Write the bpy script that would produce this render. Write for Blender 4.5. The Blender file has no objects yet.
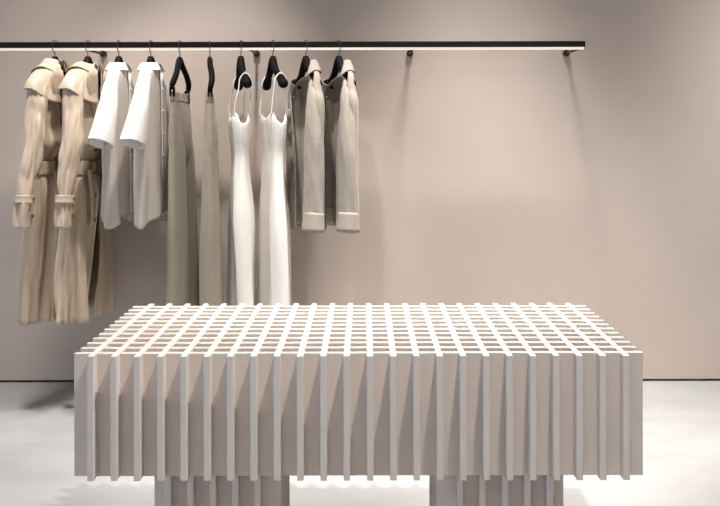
import bpy, bmesh, math, random
from mathutils import Vector, Matrix, noise
random.seed(7)
SC = bpy.context.scene
COL = SC.collection
PI = math.pi
R = math.radians

# ------------------------------------------------------------------ materials
def s2l(c):
    return tuple((x / 12.92 if x <= .04045 else ((x + .055) / 1.055) ** 2.4) for x in (v / 255 for v in c))

def mat(name, rgb, rough=.6, metal=0., var=.06, vscale=6., bump=0., bscale=400., sheen=0., emit=0., stretch=None, spec=.5, trans=0.):
    m = bpy.data.materials.new(name); m.use_nodes = True
    nt = m.node_tree; N = nt.nodes; L = nt.links
    b = N['Principled BSDF']
    c = s2l(rgb)
    b.inputs['Roughness'].default_value = rough
    b.inputs['Metallic'].default_value = metal
    b.inputs['Specular IOR Level'].default_value = spec
    if sheen:
        b.inputs['Sheen Weight'].default_value = sheen
        b.inputs['Sheen Roughness'].default_value = .5
    tc = N.new('ShaderNodeTexCoord')
    mp = N.new('ShaderNodeMapping'); L.new(tc.outputs['Object'], mp.inputs['Vector'])
    if stretch: mp.inputs['Scale'].default_value = stretch
    if var:
        nz = N.new('ShaderNodeTexNoise'); nz.inputs['Scale'].default_value = vscale
        nz.inputs['Detail'].default_value = 5; nz.inputs['Roughness'].default_value = .6
        L.new(mp.outputs[0], nz.inputs['Vector'])
        cr = N.new('ShaderNodeValToRGB')
        cr.color_ramp.elements[0].position = .3; cr.color_ramp.elements[1].position = .7
        cr.color_ramp.elements[0].color = (*[max(0, v * (1 - var)) for v in c], 1)
        cr.color_ramp.elements[1].color = (*[min(1, v * (1 + var)) for v in c], 1)
        L.new(nz.outputs['Fac'], cr.inputs['Fac']); L.new(cr.outputs['Color'], b.inputs['Base Color'])
    else:
        b.inputs['Base Color'].default_value = (*c, 1)
    if bump:
        n2 = N.new('ShaderNodeTexNoise'); n2.inputs['Scale'].default_value = bscale; n2.inputs['Detail'].default_value = 3
        L.new(mp.outputs[0], n2.inputs['Vector'])
        bp = N.new('ShaderNodeBump'); bp.inputs['Strength'].default_value = bump; bp.inputs['Distance'].default_value = .004
        L.new(n2.outputs['Fac'], bp.inputs['Height']); L.new(bp.outputs[0], b.inputs['Normal'])
    if emit:
        b.inputs['Emission Color'].default_value = (*c, 1); b.inputs['Emission Strength'].default_value = emit
    if trans:
        # thin cloth: some of the light passes through
        tr = N.new('ShaderNodeBsdfTranslucent'); tr.inputs['Color'].default_value = (*c, 1)
        mx = N.new('ShaderNodeMixShader'); mx.inputs[0].default_value = trans
        L.new(b.outputs[0], mx.inputs[1]); L.new(tr.outputs[0], mx.inputs[2])
        L.new(mx.outputs[0], N['Material Output'].inputs['Surface'])
    return m

def weave(m, strength, warp, weft):
    """fine crossed threads on a fabric (bump + slight colour), in the cloth's own coordinates"""
    nt = m.node_tree; N = nt.nodes; L = nt.links
    b = N['Principled BSDF']
    tc = N.new('ShaderNodeTexCoord')
    hs = []
    for sc, d in ((warp, 'X'), (weft, 'Z')):
        mp = N.new('ShaderNodeMapping'); L.new(tc.outputs['Object'], mp.inputs['Vector'])
        mp.inputs['Scale'].default_value = (sc, sc, .6) if d == 'X' else (.6, .6, sc)
        n = N.new('ShaderNodeTexNoise'); n.inputs['Scale'].default_value = 1; n.inputs['Detail'].default_value = 2
        L.new(mp.outputs[0], n.inputs['Vector']); hs.append(n)
    ad = N.new('ShaderNodeMath'); ad.operation = 'ADD'
    L.new(hs[0].outputs['Fac'], ad.inputs[0]); L.new(hs[1].outputs['Fac'], ad.inputs[1])
    bp = N.new('ShaderNodeBump'); bp.inputs['Strength'].default_value = strength; bp.inputs['Distance'].default_value = .003
    L.new(ad.outputs[0], bp.inputs['Height']); L.new(bp.outputs[0], b.inputs['Normal'])
    return m

M = {}
M['wall'] = mat('plaster_wall', (195, 181, 170), rough=.85, var=.05, vscale=1.1, bump=.05, bscale=60)
M['ceiling'] = mat('ceiling_paint', (206, 190, 178), rough=.9, var=.02)
M['floor'] = mat('pale_concrete', (153, 153, 152), rough=.55, var=.11, vscale=2.6, bump=.03, bscale=80, stretch=(1, 1.7, 1))
M['dark_gap'] = mat('shadow_gap', (40, 34, 30), rough=.9, var=.03)
M['lacquer'] = mat('cream_lacquer', (222, 214, 207), rough=.42, var=.015, vscale=9)
M['board'] = mat('beige_lacquer', (222, 209, 199), rough=.45, var=.015, vscale=9)
M['black_metal'] = mat('black_metal', (10, 8, 7), rough=.5, spec=.2, metal=0., var=.1)
M['bracket'] = mat('bracket_metal', (58, 46, 38), rough=.5, metal=.4, var=.1)
M['led'] = mat('led_diffuser', (224, 212, 198), rough=.5, var=0, emit=.7)
M['black_plastic'] = mat('black_hanger_finish', (5, 5, 5), rough=.7, spec=.15, var=.15, vscale=30)
M['steel'] = mat('dark_steel', (92, 86, 80), rough=.32, metal=.9, var=.05)
M['trench'] = weave(mat('trench_cotton', (190, 171, 150), rough=.46, var=.05, vscale=10, sheen=.15), .12, 500, 500)
M['trench_lining'] = mat('trench_lining', (140, 114, 86), rough=.8, var=.05)
M['button'] = mat('horn_button', (120, 96, 72), rough=.3, var=.2, vscale=60)
M['white_cotton'] = weave(mat('white_cotton', (244, 240, 236), rough=.8, var=.02, sheen=.1, trans=.12), .08, 600, 600)
M['sheer_cotton'] = weave(mat('sheer_cotton', (234, 226, 218), rough=.8, var=.02, sheen=.1, trans=.32), .08, 600, 600)  # sheer body cloth, also tinted darker for the shade under the sleeves
M['white_silk'] = weave(mat('ivory_crepe', (248, 243, 235), rough=.6, var=.02, sheen=.1, trans=.1), .05, 600, 600)
M['pearl'] = mat('white_button', (246, 242, 236), rough=.2, var=.02)
M['linen'] = weave(mat('taupe_linen', (152, 140, 123), rough=.85, var=.05, vscale=40, sheen=.2), .35, 260, 260)
M['linen_b'] = weave(mat('sand_linen', (158, 145, 128), rough=.85, var=.05, vscale=40, sheen=.2), .35, 260, 260)
M['jacket'] = weave(mat('greige_linen', (162, 152, 140), rough=.85, var=.05, vscale=40, sheen=.2), .35, 260, 260)

# ------------------------------------------------------------------ helpers
def meta(o, label=None, cat=None, group=None, kind=None):
    if label: o['label'] = label
    if cat: o['category'] = cat
    if group: o['group'] = group
    if kind: o['kind'] = kind
    return o

def thing(name, label, cat, loc=(0, 0, 0), rz=0, group=None):
    o = bpy.data.objects.new(name, None); COL.objects.link(o)
    o.empty_display_size = .05
    o.location = loc; o.rotation_euler = (0, 0, rz)
    return meta(o, label, cat, group)

def obj(name, bm, material, parent=None, smooth=True, normals=True):
    if normals: bmesh.ops.recalc_face_normals(bm, faces=bm.faces)
    me = bpy.data.meshes.new(name); bm.to_mesh(me); bm.free()
    for p in me.polygons: p.use_smooth = smooth
    me.materials.append(material)
    o = bpy.data.objects.new(name, me); COL.objects.link(o)
    if parent: o.parent = parent
    return o

def box(bm, x0, x1, y0, y1, z0, z1, bev=0., seg=1):
    vs = [bm.verts.new((x, y, z)) for x in (x0, x1) for y in (y0, y1) for z in (z0, z1)]
    F = [(0, 1, 3, 2), (4, 6, 7, 5), (0, 4, 5, 1), (2, 3, 7, 6), (0, 2, 6, 4), (1, 5, 7, 3)]
    fs = [bm.faces.new([vs[i] for i in f]) for f in F]
    if bev:
        es = list({e for f in fs for e in f.edges})
        bmesh.ops.bevel(bm, geom=es, offset=bev, segments=seg, affect='EDGES', profile=.5)

def boxo(name, dims, m, parent=None, bev=0., seg=1):
    bm = bmesh.new(); box(bm, *dims, bev=bev, seg=seg)
    return obj(name, bm, m, parent, smooth=False)

def cr(p0, p1, p2, p3, t):
    return .5 * ((2 * p1) + (-p0 + p2) * t + (2 * p0 - 5 * p1 + 4 * p2 - p3) * t * t + (-p0 + 3 * p1 - 3 * p2 + p3) * t ** 3)

def spline(rows, n):
    """resample a list of tuples along their index"""
    out = []; k = len(rows) - 1
    for i in range(n + 1):
        f = i / n * k; a = min(int(f), k - 1); t = f - a
        P = [rows[max(0, min(k, a + d))] for d in (-1, 0, 1, 2)]
        out.append(tuple(cr(P[0][c], P[1][c], P[2][c], P[3][c], t) for c in range(len(rows[0]))))
    return out

def sgnpow(x, e):
    return math.copysign(abs(x) ** e, x)

def solid(o, th, off=0.):
    md = o.modifiers.new('thickness', 'SOLIDIFY'); md.thickness = th; md.offset = off
    return o

class Folds:
    """drifting drapes: a sum of waves round the garment"""
    def __init__(s, seed, ks=(4, 7, 11), amps=(1., .7, .35)):
        r = random.Random(seed)
        s.w = [(k, a, r.uniform(0, 6.28), r.uniform(-1.2, 1.2)) for k, a in zip(ks, amps)]
    def __call__(s, a, z):
        return sum(A * math.sin(k * a + p + d * z * 4) for k, A, p, d in s.w)

def crease(p, seed, fx=16., fz=2.4, lean=.5):
    """long soft ridges running down the cloth, leaning a little, -1..1"""
    q = Vector((p[0] * fx + seed * 7.3 + lean * p[2] * 3, p[1] * fx + seed * 3.1, p[2] * fz + seed))
    n1 = noise.noise(q); n2 = noise.noise(q * 2.1 + Vector((5, 1, 9)))
    return (1 - 2.6 * abs(n1)) * .7 + n2 * .5

def wrinkle_mesh(bm, seed, amp, fx=16., fz=2.4, lean=.5, ramp=None):
    bm.normal_update()
    d = [(v, v.normal.copy(), crease(v.co, seed, fx, fz, lean) * amp * (ramp(v.co) if ramp else 1)) for v in bm.verts]
    for v, n, k in d: v.co += n * k

def shell(name, rows, m, parent, front=1, n=72, rings=44, e=.85, folds=None, th=.003, zoff=None, a_shift=0., wr=None):
    """cloth tube round the z axis. rows: (z, u centre, half width, v centre, half depth, gap degrees at the front, fold size)"""
    bm = bmesh.new(); rr = spline(rows, rings)
    gapped = max(r[5] for r in rows) > 0
    grid = []
    for i, (z, uc, hw, vc, t, g, fa) in enumerate(rr):
        g = R(max(g, .2)) if gapped else 0
        a0 = (PI / 2 if front > 0 else -PI / 2) + a_shift
        ring = []
        for j in range(n + (1 if gapped else 0)):
            a = a0 + g / 2 + (2 * PI - g) * j / n
            ca, sa = math.cos(a), math.sin(a)
            f = folds(a, z) * fa if folds else 0
            u = uc + (hw + f * .35) * sgnpow(ca, e)
            v = vc + (t + f) * sgnpow(sa, e)
            zz = z + (zoff(a, i / rings) if zoff else 0)
            ring.append(bm.verts.new((u, v, zz)))
        grid.append(ring)
    cnt = len(grid[0])
    for i in range(len(grid) - 1):
        for j in range(cnt if not gapped else cnt - 1):
            k = (j + 1) % cnt
            bm.faces.new((grid[i][j], grid[i][k], grid[i + 1][k], grid[i + 1][j]))
    if wr: wrinkle_mesh(bm, **wr)
    o = obj(name, bm, m, parent)
    return solid(o, th)

def frame_tube(bm, pts, n=20, cap=True, wr=None, rings=None):
    """pts: (u, v, z, ru, rv). rv is the radius towards v, ru the other one"""
    if rings: pts = spline(pts, rings)
    P = [Vector(p[:3]) for p in pts]; grid = []
    for i, p in enumerate(pts):
        T = (P[min(i + 1, len(P) - 1)] - P[max(i - 1, 0)]).normalized()
        e2 = Vector((0, 1, 0)); e2 = (e2 - T * e2.dot(T))
        if e2.length < 1e-4: e2 = Vector((1, 0, 0)) - T * T.x
        e2.normalize(); e1 = T.cross(e2).normalized()
        s = i / (len(P) - 1); ring = []
        for j in range(n):
            a = 2 * PI * j / n
            k = 1 + (wr(a, s) if wr else 0)
            ring.append(bm.verts.new(P[i] + e1 * (p[3] * k * math.cos(a)) + e2 * (p[4] * k * math.sin(a))))
        grid.append(ring)
    for i in range(len(grid) - 1):
        for j in range(n):
            k = (j + 1) % n
            bm.faces.new((grid[i][j], grid[i][k], grid[i + 1][k], grid[i + 1][j]))
    if cap:
        bm.faces.new(grid[0]); bm.faces.new(list(reversed(grid[-1])))

def sleeve_wrinkle(seed, amp):
    r = random.Random(seed); p = [r.uniform(0, 6.28) for _ in range(6)]
    def f(a, s):
        return amp * (s ** .6) * (math.sin(3 * a + p[0] + 3 * s) * .7 + math.sin(5 * a + p[1] - 4 * s) * .5 +
                    .7 * math.sin(15 * s + p[2] + 1.5 * math.sin(a + p[3])) * math.sin(a + p[4]) ** 2)
    return f

def sleeve(name, pts, m, parent, seed=1, amp=.06, th=.003, n=44, rings=60, wr=.004, fz=5., fx=22):
    bm = bmesh.new(); frame_tube(bm, pts, n=n, cap=False, wr=sleeve_wrinkle(seed, amp), rings=rings)
    z0 = pts[0][2]
    wrinkle_mesh(bm, seed, wr, fx, fz, 1.2, ramp=lambda p: min(1, (z0 - p.z) * 8 + .1))
    return solid(obj(name, bm, m, parent), th)

def ring_band(name, c, ru, rv, h, m, parent, axis=(0, 0, -1), th=.004, flare=1.0):
    T = Vector(axis).normalized()
    pts = [(*(Vector(c) - T * h / 2), ru, rv), (*Vector(c), ru * 1.02, rv * 1.02), (*(Vector(c) + T * h / 2), ru * flare, rv * flare)]
    bm = bmesh.new(); frame_tube(bm, pts, n=32, cap=False, rings=6)
    return solid(obj(name, bm, m, parent), th)

def patch(name, grid, m, parent, th=.003, off=0.):
    """a piece of cloth from a grid of points"""
    bm = bmesh.new()
    V = [[bm.verts.new(p) for p in row] for row in grid]
    for i in range(len(V) - 1):
        for j in range(len(V[0]) - 1):
            bm.faces.new((V[i][j], V[i][j + 1], V[i + 1][j + 1], V[i + 1][j]))
    o = obj(name, bm, m, parent); solid(o, th, off)
    return o

def disc(name, c, r, h, normal, m, parent):
    bm = bmesh.new()
    bmesh.ops.create_cone(bm, cap_ends=True, segments=14, radius1=r, radius2=r * .85, depth=h)
    q = Vector((0, 0, 1)).rotation_difference(Vector(normal).normalized())
    bmesh.ops.transform(bm, matrix=Matrix.Translation(c) @ q.to_matrix().to_4x4(), verts=bm.verts)
    return obj(name, bm, m, parent, smooth=False)

# ------------------------------------------------------------------ camera (focal length 1000 px, eye at 1.26 m)
EYE = 1.26
cam = bpy.data.cameras.new('camera'); co = bpy.data.objects.new('camera', cam); COL.objects.link(co)
cam.sensor_width = 36; cam.sensor_fit = 'HORIZONTAL'; cam.lens = 1000 / 720 * 36
co.location = (0, 0, EYE); co.rotation_euler = (PI / 2, .0021, 0)
cam.shift_x = (360 - 364) / 720
cam.shift_y = -(253 - 123) / 720
cam.clip_start = .05
SC.camera = co

# ------------------------------------------------------------------ the room
WALL_Y = 4.87
CEIL = 3.7
def struct(name, dims, m, label=None):
    o = boxo(name, dims, m); o['kind'] = 'structure'
    if label: o['label'] = label
    return o
struct('floor', (-6, 6, -4, WALL_Y + .12, -.1, 0), M['floor'])
struct('wall_back', (-6, 6, WALL_Y, WALL_Y + .06, .011, CEIL), M['wall'])
struct('gap_backing', (-6, 6, WALL_Y + .06, WALL_Y + .12, 0, CEIL), M['dark_gap'])  # dark-coloured sheet behind the wall, stands for shade in the gap below it
struct('ceiling', (-6, 6, -4, WALL_Y + .12, CEIL, CEIL + .1), M['ceiling'])
struct('wall_right', (5.2, 5.3, -4, WALL_Y, .007, CEIL), M['wall'])

# ------------------------------------------------------------------ the display table: an egg-crate of upright boards on two slatted plinths
XC = -.0155; PX = .0583; PY = .0582; TH = .0165
T0, T1 = .3655, .678
table = thing('display_table', 'low cream display table of interlocking slats on two slatted plinths', 'table', (XC, 2.8575, 0))
def rel(x0, x1, y0, y1, z0, z1): return (x0, x1, y0 - 2.8575, y1 - 2.8575, z0, z1)
for i in range(24):
    x = (i - 11.5) * PX
    boxo('slat', rel(x - TH / 2, x + TH / 2, 2.5, 3.230, T0, T1), M['lacquer'], table, bev=.0012)
for i in range(12):
    y = 2.535 + PY * i
    boxo('crossboard', rel(-.721, .721, y, y + TH, T0 + .0004, T1 - .0006), M['board'], table, bev=.0012)
for s in (-1, 1):
    bm = bmesh.new()
    xo, xi = s * .538, s * .205
    for k in range(6):
        y = 2.63 + .058 * k
        box(bm, *rel(min(xo, xi), max(xo, xi), y, y + TH, .0, T0 + .002), bev=.001)
    p = obj('plinth', bm, M['board'], table, smooth=False)
    for k in range(5):
        x = s * (8.5 - k) * PX
        boxo('slat', rel(x - TH / 2, x + TH / 2, 2.592, 2.975, 0, T0 + .001), M['lacquer'], p, bev=.001)

# ------------------------------------------------------------------ the clothes rail on the wall
RY = 4.55; RZ = 1.617
def hx(px): return (px - 364) / 1000 * RY
rail = thing('clothes_rail', 'long black wall-mounted clothes rail with a pale light strip underneath', 'rail', (0, RY, RZ))
boxo('bar', (-2.4, 1.0055, -.014, .014, -.0135, .0135), M['black_metal'], rail, bev=.0025, seg=2)
boxo('light_strip', (-2.395, 1.000, -.0095, .0095, -.0245, -.0135), M['led'], rail, bev=.0015)
for x in (-2.012, -1.266, -.521, .224, .984):
    bm = bmesh.new()
    frame_tube(bm, [(x, .0, -.019, .006, .006), (x, .31, -.019, .006, .006)], n=12)
    b = obj('bracket', bm, M['bracket'], rail)
    bm = bmesh.new()
    bmesh.ops.create_cone(bm, cap_ends=True, segments=24, radius1=.016, radius2=.016, depth=.022)
    bmesh.ops.transform(bm, matrix=Matrix.Translation((x, .309, -.019)) @ Matrix.Rotation(PI / 2, 4, 'X'), verts=bm.verts)
    obj('wall_mount', bm, M['bracket'], b, smooth=False)

# ------------------------------------------------------------------ hangers
def hang_frame(px, theta, near_right):
    """angle so that local x runs to the near end of the hanger"""
    return (hx(px), RY, RZ), R(-90 + theta if near_right else -90 - theta)

def hook_bm():
    bm = bmesh.new(); r = .0022
    pts = [(0, 0, -.062), (0, 0, -.04), (.004, 0, -.031), (.017, 0, -.024), (.0195, 0, -.01), (.0195, 0, .012), (.015, 0, .0185),
           (0, 0, .0195), (-.015, 0, .0185), (-.0195, 0, .012), (-.0195, 0, .0), (-.0215, 0, -.006)]
    frame_tube(bm, [(*p, r, r) for p in pts], n=8, rings=44)
    return bm

def hanger(px, theta, nr, label, kind='suit', tilt=0., ln=.2, drop=.085):
    loc, rz = hang_frame(px, theta, nr)
    t = thing('clothes_hanger', label, 'hanger', loc, rz, 'black clothes hangers on the rail')
    bm = bmesh.new()
    if kind == 'suit':
        half = [(0, 0, -.054, .010, .012), (.008, 0, -.070, .013, .016), (.036, 0, -.108, .015, .017), (ln * .53, .003, -.140, .015, .015),
                (ln * .76, .006, -.162, .018, .019), (ln - .012, .008, -.181, .022, .022), (ln - .002, .008, -.192, .017, .018), (ln + .004, .008, -.199, .005, .006)]
    else:
        half = [(0, 0, -.058, .007, .008), (.012, 0, -.068, .013, .012), (.05, .002, -.098, .016, .0125), (.1, .008, -.132, .016, .0125),
                (.15, .008, -.168, .016, .013), (ln - .006, .003, -.192, .014, .012), (ln, .003, -.204, .006, .007)]
    for s in (1, -1):
        frame_tube(bm, [(s * a, v, z + s * a * tilt, ru, rv) for a, v, z, ru, rv in half], n=16, rings=26)
    obj('shoulder_bar', bm, M['black_plastic'], t)
    obj('hook', hook_bm(), M['steel'], t)
    if kind == 'clip':
        for s in (1, -1):
            bm = bmesh.new(); u = s * (ln - .02); z = -.196 + u * tilt
            box(bm, u - .012, u + .012, -.011, -.005, z - .045, z - .004, bev=.0015)
            box(bm, u - .012, u + .012, .005, .011, z - .045, z - .004, bev=.0015)
            frame_tube(bm, [(u, 0, z + .004, .006, .006), (u, 0, z - .016, .006, .006)], n=10)
            obj('clip', bm, M['black_metal'], t)
    return t

HANGERS = [
    (55, 14, False, 'black hanger holding the leftmost beige trench coat', 'suit', 0, .168),
    (88, 11, False, 'black hanger holding the second beige trench coat, beside the white shirts', 'suit', 0, .168),
    (119, 4, False, 'black hanger holding the left white shirt, next to the trench coats', 'suit', 0, .115),
    (151, 5, False, 'black hanger holding the right white shirt, next to the taupe trousers', 'suit', 0, .115),
    (180, 2, False, 'black clip hanger spread open in an upside-down V above the left taupe trousers', 'clip', .03, .175),
    (210, 9, True, 'black clip hanger seen edge-on above the right taupe trousers', 'clip', 0, .175),
    (241, 14, True, 'black hanger seen nearly edge-on with the narrower left white slip dress', 'suit', 0, .168),
    (273, 19, True, 'black hanger with both arms showing above the right white slip dress', 'suit', 0, .168),
    (306, 22, True, 'black hanger inside the left greige linen jacket, beside the white dress', 'suit', 0, .145),
    (339, 22, True, 'black hanger inside the rightmost greige linen jacket', 'suit', 0, .145),
]
for h in HANGERS: hanger(*h[:4], kind=h[4], tilt=h[5], ln=h[6])

# ------------------------------------------------------------------ trench coats
def trench(px, theta, label, seed, cuff_u, cuff_v, ctop):
    loc, rz = hang_frame(px, theta, False)
    t = thing('trench_coat', label, 'coat', loc, rz, 'beige trench coats on the rail')
    m = M['trench']
    fo = Folds(seed, (6, 10, 17), (.8, .8, .45))
    #        z     uc    hw    vc   t     gap fold
    rows = [(-.088, 0, .052, .0, .046, 70, 0), (-.105, 0, .075, 0, .050, 55, 0), (-.135, 0, .135, 0, .052, 34, .001), (-.18, 0, .186, 0, .056, 26, .002),
            (-.25, 0, .198, .0, .060, 16, .003), (-.36, 0, .196, .002, .062, 8, .006), (-.445, 0, .192, .010, .076, 4, .009), (-.478, 0, .176, .002, .052, 2, .006), (-.53, 0, .158, 0, .038, 1, .002), (-.575, .0, .158, 0, .038, 1, .002),
            (-.63, 0, .178, 0, .056, 3, .010), (-.80, .008, .202, 0, .056, 7, .016), (-1.02, .014, .222, 0, .058, 9, .022), (-1.225, .040, .215, 0, .058, 10, .024)]
    shell('body', rows, m, t, n=180, rings=80, folds=fo, a_shift=-.12, wr=dict(seed=seed, amp=.018, fx=22, fz=1.5, lean=.25, ramp=lambda p: min(1, max(.12, (-p.z - .2) * 1.6))))
    # shoulder cape with a deep storm flap on the front
    def zoff(a, s):
        f = max(0, math.sin(a)); side = max(0, math.cos(a))
        return -s ** 2 * (.075 * f ** 1.5 * (.4 + .6 * side + .3 * (math.cos(a) > -.2)))
    shell('storm_flap', [(-.090, 0, .060, 0, .053, 62, 0), (-.108, 0, .090, 0, .060, 50, 0), (-.135, 0, .144, 0, .062, 40, 0), (-.162, 0, .182, .002, .066, 36, 0),
                         (-.185, 0, .200, .003, .074, 36, .001), (-.205, 0, .208, .005, .086, 36, .003)], m, t, n=80, rings=22, folds=fo, zoff=zoff, th=.004)
    # collar: stands up, then folds down over the shoulders
    def cz(a, s):
        return (-.022 * max(0, math.sin(a)) + .036 * math.cos(a) ** 2) * s ** 2
    shell('collar', [(-.118, 0, .056, .0, .046, 50, 0), (-.098, 0, .050, -.002, .041, 54, 0), (ctop + .002, 0, .046, -.002, .037, 58, 0), (ctop, 0, .052, -.002, .042, 60, 0),
                     (-.096, 0, .066, 0, .052, 56, .001), (-.115, 0, .080, 0, .066, 50, .002), (-.138, 0, .108, .0, .084, 46, .005)], m, t, n=64, rings=22, zoff=cz, th=.004, folds=Folds(seed + 9, (2, 3, 5)))
    # lapels
    for s in (1, -1):
        g = []
        for i in range(7):
            f = i / 6; z = -.12 - .26 * f
            w = .085 * math.sin(PI * min(1, .25 + f * .75)) ** .8 + .004
            g.append([(.015 + s * (.012 + (.03 * (1 - f)) + w * q), .070 - .010 * f + .012 * q * (1 - q) + .004 * s, z + .02 * q) for q in (0, .25, .5, .75, 1)])
        patch('lapel', g, m, t, th=.004)
    # sleeves, near and far
    for s in (1, -1):
        if s > 0:
            pts = [(.130, .005, -.172, .024, .040), (.160, .012, -.215, .032, .046), (.184, .022, -.31, .038, .048), (.218, cuff_v * .6 + .016, -.45, .044, .046),
                   (cuff_u - .025, cuff_v, -.59, .042, .038), (cuff_u - .005, cuff_v, -.675, .034, .028), (cuff_u, cuff_v, -.71, .037, .031), (cuff_u + .004, cuff_v, -.800, .044, .036)]
        else:
            pts = [(-.140, .005, -.175, .026, .042), (-.174, .008, -.220, .036, .046), (-.200, .012, -.31, .042, .046), (-.218, .016, -.45, .044, .043),
                   (-.230, .02, -.59, .042, .036), (-.234, .02, -.675, .034, .028), (-.236, .02, -.71, .037, .031), (-.238, .02, -.80, .044, .036)]
        sl = sleeve('sleeve', pts, m, t, seed=seed + s, amp=.08, wr=.013, fx=34)
        c = pts[5]
        ring_band('cuff_strap', (c[0], c[1], c[2] - .004), .040, .034, .034, m, sl, axis=(.05 * s, 0, -1), th=.005, flare=1.1)
        disc('button', (c[0] - .01, c[1] + .037, c[2] - .004), .010, .005, (0, 1, 0), M['button'], sl)
        disc('button', (c[0] - .008, c[1] + .036, c[2] - .075), .010, .006, (0, 1, 0), M['button'], sl)
    # belt with its buckle and a hanging end
    bt = shell('belt', [(-.523, 0, .166, 0, .048, 0, .002), (-.53, 0, .166, 0, .050, 0, .002), (-.572, 0, .166, 0, .050, 0, .002), (-.580, 0, .166, 0, .048, 0, .002)], m, t, n=96, rings=6, folds=fo, th=.005)
    bm = bmesh.new(); u0, v0, z0 = .055, .056, -.552
    for a, b_, c_, d in ((-.03, .03, .022, .030), (-.03, .03, -.030, -.022), (-.03, -.022, -.03, .03), (.022, .03, -.03, .03)):
        box(bm, u0 + a, u0 + b_, v0 - .004, v0 + .004, z0 + c_, z0 + d, bev=.0015)
    obj('buckle', bm, M['button'], bt, smooth=False)
    g = []
    for i in range(14):
        f = i / 13
        g.append([(.09 + q * .038 + .015 * math.sin(4 * f + seed),   .058 + .004 * math.sin(5 * f) + .006 * f, -.56 - .26 * f) for q in (-.5, 0, .5)])
    patch('belt_end', g, m, bt, th=.004)
    # front buttons in two columns, and a slanted pocket welt
    for (u, z) in ((.05, -.36), (-.045, -.36), (.05, -.47), (-.045, -.47), (.055, -.68), (-.045, -.68), (.058, -.79)):
        disc('button', (u, .0615 if z > -.6 else .0635, z), .012, .007, (0, 1, 0), M['button'], t)
    return t
trench(55, 14, 'leftmost beige trench coat on the rail, with strapped cuffs', 3, .285, .022, -.074)
trench(88, 11, 'beige trench coat second from left, between the first coat and the white shirts', 8, .275, .026, -.092)

# ------------------------------------------------------------------ white shirts
def shirt(px, theta, label, seed, dots):
    loc, rz = hang_frame(px, theta, False)
    t = thing('white_shirt', label, 'shirt', loc, rz, 'white short-sleeved shirts on the rail')
    m = M['white_cotton']; fo = Folds(seed, (4, 7, 12), (1., .7, .3))
    def hz(a, s):
        return -s ** 3 * .030 * math.cos(2 * a) if s > .6 else 0
    rows = [(-.098, 0, .050, 0, .038, 40, 0), (-.110, 0, .072, 0, .041, 26, 0), (-.142, 0, .114, 0, .040, 10, 0), (-.19, 0, .152, 0, .043, 3, .001), (-.25, 0, .168, 0, .046, 1, .003),
            (-.40, 0, .176, .002, .048, 1, .006), (-.6, 0, .174, .004, .050, 1, .009), (-.79, .0, .178, .006, .056, 2, .012)]
    shell('body', rows, M['sheer_cotton'], t, n=110, rings=60, folds=fo, zoff=hz, th=.002, wr=dict(seed=seed, amp=.005, ramp=lambda p: min(1, max(.1, (-p.z - .2) * 3))))
    shell('collar', [(-.112, 0, .058, .0, .042, 40, 0), (-.094, 0, .048, 0, .036, 44, 0), (-.084, 0, .046, 0, .035, 46, 0), (-.086, 0, .053, 0, .040, 48, 0),
                     (-.102, 0, .066, 0, .050, 44, .001), (-.118, 0, .078, 0, .057, 40, .001)], m, t, n=56, rings=18, th=.003, folds=Folds(seed + 4, (2, 3, 5)))
    for s in (1, -1):
        w = 1 if s > 0 else .96
        pts = [(.095 * s, .002, -.150, .010, .026), (.136 * s, .005, -.195, .022 * w, .032), (.168 * s, .008, -.255, .038 * w, .038), (.206 * s, .004, -.345, .054 * w, .046), (.242 * s, -.006, -.445, .070 * w, .055)]
        sl = sleeve('sleeve', pts, m, t, seed=seed + s, amp=.05, th=.002, wr=.004, fz=4)
    # front placket with buttons
    g = [[(q * .028, .0515 + .006 * f, -.13 - .64 * f) for q in (-.5, 0, .5)] for f in [i / 12 for i in range(13)]]
    patch('placket', g, m, t, th=.0025)
    for z in dots:
        disc('button', (0, .0565 + .004 * (-z), z), .0065, .004, (0, 1, 0), M['pearl'], t)
shirt(119, 4, 'white short-sleeved shirt beside the trench coats', 21, (-.20, -.30, -.40, -.50, -.56, -.62))
shirt(151, 5, 'white short-sleeved shirt beside the left taupe trousers', 33, (-.20, -.30, -.40, -.50, -.60, -.70))

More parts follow.
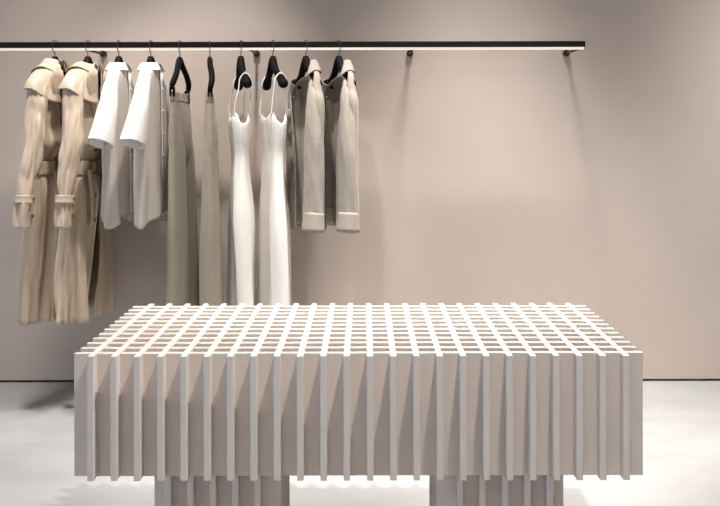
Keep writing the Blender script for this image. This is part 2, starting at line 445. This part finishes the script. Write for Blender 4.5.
# ------------------------------------------------------------------ trousers
def trousers(px, theta, nr, label, seed, m, front, tilt=0., wide=1.):
    loc, rz = hang_frame(px, theta, nr)
    t = thing('trousers', label, 'trousers', loc, rz, 'taupe trousers on clip hangers')
    z0 = -.222
    fo = Folds(seed, (2, 5, 9), (.8, .8, .3))
    def zt(a, s): return math.cos(a) * .17 * tilt * (1 - s)
    shell('hips', [(z0 - .034, 0, .160, 0, .0165, 0, .0), (z0 - .08, 0, .164, .002, .022, 0, .002), (z0 - .16, 0, .170, .004, .028, 0, .003), (z0 - .25, 0, .174, .005, .028, 0, .003), (z0 - .33, 0, .170, .006, .018, 0, .002)],
          m, t, n=80, rings=20, folds=fo, zoff=zt)
    shell('waistband', [(z0, 0, .158, 0, .0125, 0, .0), (z0 - .02, 0, .160, 0, .0155, 0, .0), (z0 - .04, 0, .163, 0, .0180, 0, .0)], m, t, n=80, rings=5, zoff=lambda a, s: math.cos(a) * .17 * tilt, th=.004, folds=fo)
    for s in (1, -1):
        f2 = Folds(seed + 3 * s, (2, 4, 7), (.8, .6, .3))
        rows = [(z0 - .12, .080 * s, .074, .003, .014, 0, .001), (z0 - .20, .084 * s, .082, .005, .026, 0, .003), (z0 - .28, .088 * s, .088, .006, .031 * wide, 0, .004), (z0 - .42, .092 * s, .092, .008, .035 * wide, 0, .005), (z0 - .6, .100 * s, .100, .010, .041 * wide, 0, .006),
                (z0 - .8, .103 * s, .104, .012, .045 * wide, 0, .007), (z0 - 1.02, .106 * s, .108, .013, .048 * wide, 0, .008)]
        if wide < 1: rows = [(*r[:3], r[3] * .3, *r[4:]) for r in rows]
        shell('leg', rows, m, t, n=64, rings=50, folds=f2, e=1.05, wr=dict(seed=seed + s, amp=.0035, fz=1.2))
    for u in (.12, .0, -.12):
        boxo('belt_loop', (u - .005, u + .005, .0165 * front - .004, .0165 * front + .004, z0 - .045, z0 + .002), m, t, bev=.0012)
trousers(180, 2, False, 'taupe wide-leg trousers hung open beside the right white shirt', 41, M['linen'], 1, tilt=.03)
trousers(210, 9, True, 'taupe trousers hanging edge-on beside the left white slip dress', 47, M['linen_b'], -1, wide=.97)

# ------------------------------------------------------------------ slip dresses
def dress(px, theta, label, seed, tw=1., shift=0.):
    loc, rz = hang_frame(px, theta, True)
    t = thing('slip_dress', label, 'dress', loc, rz, 'white slip dresses on the rail')
    m = M['white_silk']; fo = Folds(seed, (3, 6, 10), (1., .6, .3))
    def zo(a, s):
        # square neckline: dips at the middle of front and back, peaks under the straps
        return (-.035 * math.sin(a) ** 8 - .07 * math.cos(a) ** 6) * (1 - s) ** 7
    rows = [(-.30, 0, .150, shift, .036, 0, .0), (-.34, 0, .165, shift, .042 * tw, 0, .002), (-.41, 0, .158, shift, .038 * tw, 0, .002), (-.50, 0, .140, shift, .031 * tw, 0, .003),
            (-.62, 0, .150, shift, .037 * tw, 0, .005), (-.78, 0, .172, shift + .004, .047 * tw, 0, .007), (-1.0, 0, .190, shift + .006, .051, 0, .009), (-1.3, 0, .205, shift + .008, .056, 0, .011)]
    shell('body', rows, m, t, n=96, rings=70, folds=fo, zoff=zo, th=.002, wr=dict(seed=seed, amp=.004, fx=14, fz=1.8, lean=.2))
    for s in (1, -1):
        u = .118 * s
        ztop = -.137
        bm = bmesh.new()
        pts = [(u * .95, shift - .036, -.325), (u * .97, shift - .030, -.26), (u, -.024, -.20), (u, -.019, -.160), (u, .006, ztop + .004), (u, .031, -.160), (u, .034, -.20),
               (u * .97, shift + .034, -.26), (u * .95, shift + .036, -.325)]
        frame_tube(bm, [(*p, .008, .003) for p in pts], n=10, rings=36)
        obj('shoulder_strap', bm, m, t)
    # seam band along the neckline at the front
    return t
dress(241, 14, 'white slip dress beside the right taupe trousers', 55, tw=1.12, shift=-.008)
dress(273, 19, 'white slip dress beside the left greige jacket', 61, tw=1.05)

# ------------------------------------------------------------------ linen jackets
def jacket(px, theta, label, seed):
    loc, rz = hang_frame(px, theta, True)
    t = thing('linen_jacket', label, 'jacket', loc, rz, 'greige linen jackets on the rail')
    m = M['jacket']; fo = Folds(seed, (3, 6, 10), (1., .6, .3))
    def zb(a, s):
        # the far shoulder hangs lower than the near one
        return .0 if s > .5 else (.035 * math.cos(a) - .01) * (1 - s * 2) ** 1.0 * (1 if math.cos(a) < 0 else .2)
    rows = [(-.104, .060, .036, .006, .024, 150, 0), (-.122, .055, .062, .004, .028, 140, 0), (-.155, .030, .118, .002, .032, 120, 0), (-.21, .0, .168, 0, .040, 92, .001), (-.27, 0, .192, 0, .046, 60, .002),
            (-.42, 0, .188, 0, .045, 34, .004), (-.60, 0, .186, 0, .045, 26, .005), (-.84, .0, .186, 0, .050, 24, .007)]
    shell('body', rows, m, t, front=-1, n=110, rings=60, folds=fo, zoff=zb, a_shift=.18, wr=dict(seed=seed, amp=.004, ramp=lambda p: min(1, max(.1, (-p.z - .18) * 4))))
    shell('collar', [(-.122, .062, .036, .006, .024, 150, 0), (-.102, .062, .028, .006, .020, 152, 0), (-.080, .062, .024, .006, .018, 154, 0), (-.081, .063, .029, .006, .022, 154, 0),
                     (-.105, .066, .042, .003, .034, 146, .001), (-.135, .070, .058, -.002, .046, 138, .001)], m, t, front=-1, n=56, rings=18, th=.004, a_shift=-.35, folds=Folds(seed + 4, (2, 3, 5)), zoff=lambda a, q: (-.03 * max(0, -math.sin(a)) + .012 * math.cos(a) ** 2) * q ** 2)
    for s in (1, -1):
        if s > 0:
            pts = [(.085, .004, -.155, .012, .016), (.122, -.002, -.190, .020, .024), (.148, -.014, -.255, .030, .031), (.164, -.022, -.40, .040, .038), (.170, -.024, -.60, .042, .039), (.172, -.026, -.735, .040, .037), (.172, -.026, -.75, .039, .036)]
            c0 = (.172, -.026, -.79)
        else:
            pts = [(-.125, .0, -.165, .022, .032), (-.165, .004, -.21, .034, .036), (-.190, .008, -.32, .042, .038), (-.198, .010, -.47, .045, .038), (-.200, .010, -.62, .044, .037), (-.200, .010, -.735, .042, .036), (-.200, .010, -.75, .041, .035)]
            c0 = (-.200, .010, -.79)
        sl = sleeve('sleeve', pts, m, t, seed=seed + s, amp=.07, wr=.005)
        cf = ring_band('cuff', c0, .046, .043 if s > 0 else .041, .080, m, sl, axis=(.06, -.10 * s, -1), th=.006, flare=1.06)
        disc('button', (c0[0] - .02, c0[1] - (.046 if s > 0 else .043), c0[2] + .02), .007, .005, (0, -1, 0), M['button'], cf)
    # flap chest pocket on the far front panel, and a lower one, lying on the curve of the cloth
    def bv(u): return -.046 * (1 - (abs(u) / .19) ** 2.35) ** .425 - .006
    for zt, hgt in ((-.30, .13), (-.50, .15)):
        g = [[(u, bv(u), zt - hgt * f) for u in (-.155, -.135, -.115, -.095, -.075, -.06)] for f in (0, .33, .66, 1)]
        patch('pocket', g, m, t, th=.004)
    g = [[(u, bv(u) - .005 - .003 * f, -.292 - .05 * f) for u in (-.158, -.135, -.115, -.095, -.075, -.057)] for f in (0, .5, 1)]
    fl = patch('pocket_flap', g, m, t, th=.004)
    disc('button', (-.105, bv(-.105) - .010, -.330), .0065, .004, (0, -1, 0), M['button'], fl)
    for z in (-.24, -.40, -.56, -.70):
        disc('button', (-.04, -.047, z), .007, .005, (0, -1, 0), M['button'], t)
jacket(306, 22, 'greige linen jacket hanging open beside the right white dress', 71)
jacket(339, 22, 'greige linen jacket at the right end of the hanging clothes', 77)

# ------------------------------------------------------------------ light: ceiling spots, added fill spots, daylight from the open shopfront
def spot(x, y, tx, ty, tz, power, ang=70, blend=.6, col=(1, .86, .74), r=.04, z=CEIL - .25):
    l = bpy.data.lights.new('ceiling_or_fill_spot', 'SPOT'); o = bpy.data.objects.new('ceiling_or_fill_spot', l); COL.objects.link(o)
    l.energy = power; l.spot_size = R(ang); l.spot_blend = blend; l.color = col; l.shadow_soft_size = r
    o.location = (x, y, z)
    o.rotation_euler = (Vector((tx, ty, tz)) - o.location).to_track_quat('-Z', 'Y').to_euler()
WARM = (1, .962, .922)
for x, p, c in ((-1.45, 270, 60), (.53, 740, 52), (2.3, 440, 68)):
    spot(x, 3.95, x * .99, 4.33, 0, p, ang=c, blend=1, r=.24, col=WARM)
for x, p in ((-1.40, 60), (.55, 440), (2.45, 60)):
    spot(x, 2.12, x * .85, 2.45, .5, p, ang=66, blend=.6, r=.05, col=WARM)
for x, p in ((-1.3, 300), (.05, 420)):  # downlights added to brighten the floor around the table
    spot(x, 3.4, x, 3.5, 0, p, ang=40, blend=.9, r=.1, col=WARM)
spot(-.5, 2.6, -.25, 4.6, 1.1, 90, ang=20, blend=.7, r=.06, col=WARM)  # added spot, lifts the far front panels of the jackets
spot(-.5, 3.72, -.78, 4.5, 1.15, 200, ang=44, blend=.7, r=.07, col=WARM)  # added spot, brightens the garments and their shoulders from above
for x, p in ((-1.2, 25), (.75, 20), (2.6, 150)):  # weak fill added from the front, evens out the back wall
    spot(x, -.6, x * .95, 4.87, 1.15, p, ang=40, blend=1, r=.2, col=WARM)

# daylight: a pale sky, much brighter and cooler on the open shopfront side (left and behind the viewer)
W = bpy.data.worlds.new('daylight'); SC.world = W; W.use_nodes = True
nt = W.node_tree; bg = nt.nodes['Background']
tc = nt.nodes.new('ShaderNodeTexCoord')
dt = nt.nodes.new('ShaderNodeVectorMath'); dt.operation = 'DOT_PRODUCT'; dt.inputs[1].default_value = (-.88, -.47, 0)
nt.links.new(tc.outputs['Generated'], dt.inputs[0])
rp = nt.nodes.new('ShaderNodeValToRGB')
rp.color_ramp.elements[0].position = .2; rp.color_ramp.elements[0].color = (.40, .33, .26, 1)
rp.color_ramp.elements[1].position = .95; rp.color_ramp.elements[1].color = (.68, .86, 1.10, 1)
nt.links.new(dt.outputs['Value'], rp.inputs['Fac']); nt.links.new(rp.outputs['Color'], bg.inputs['Color'])
bg.inputs['Strength'].default_value = 1.0

SC.view_settings.view_transform = 'Standard'; SC.view_settings.look = 'None'
SC.view_settings.gamma = 1; SC.view_settings.use_curve_mapping = False
SC.view_settings.exposure = .24
SC.cycles.use_denoising = True
SC.cycles.max_bounces = 8
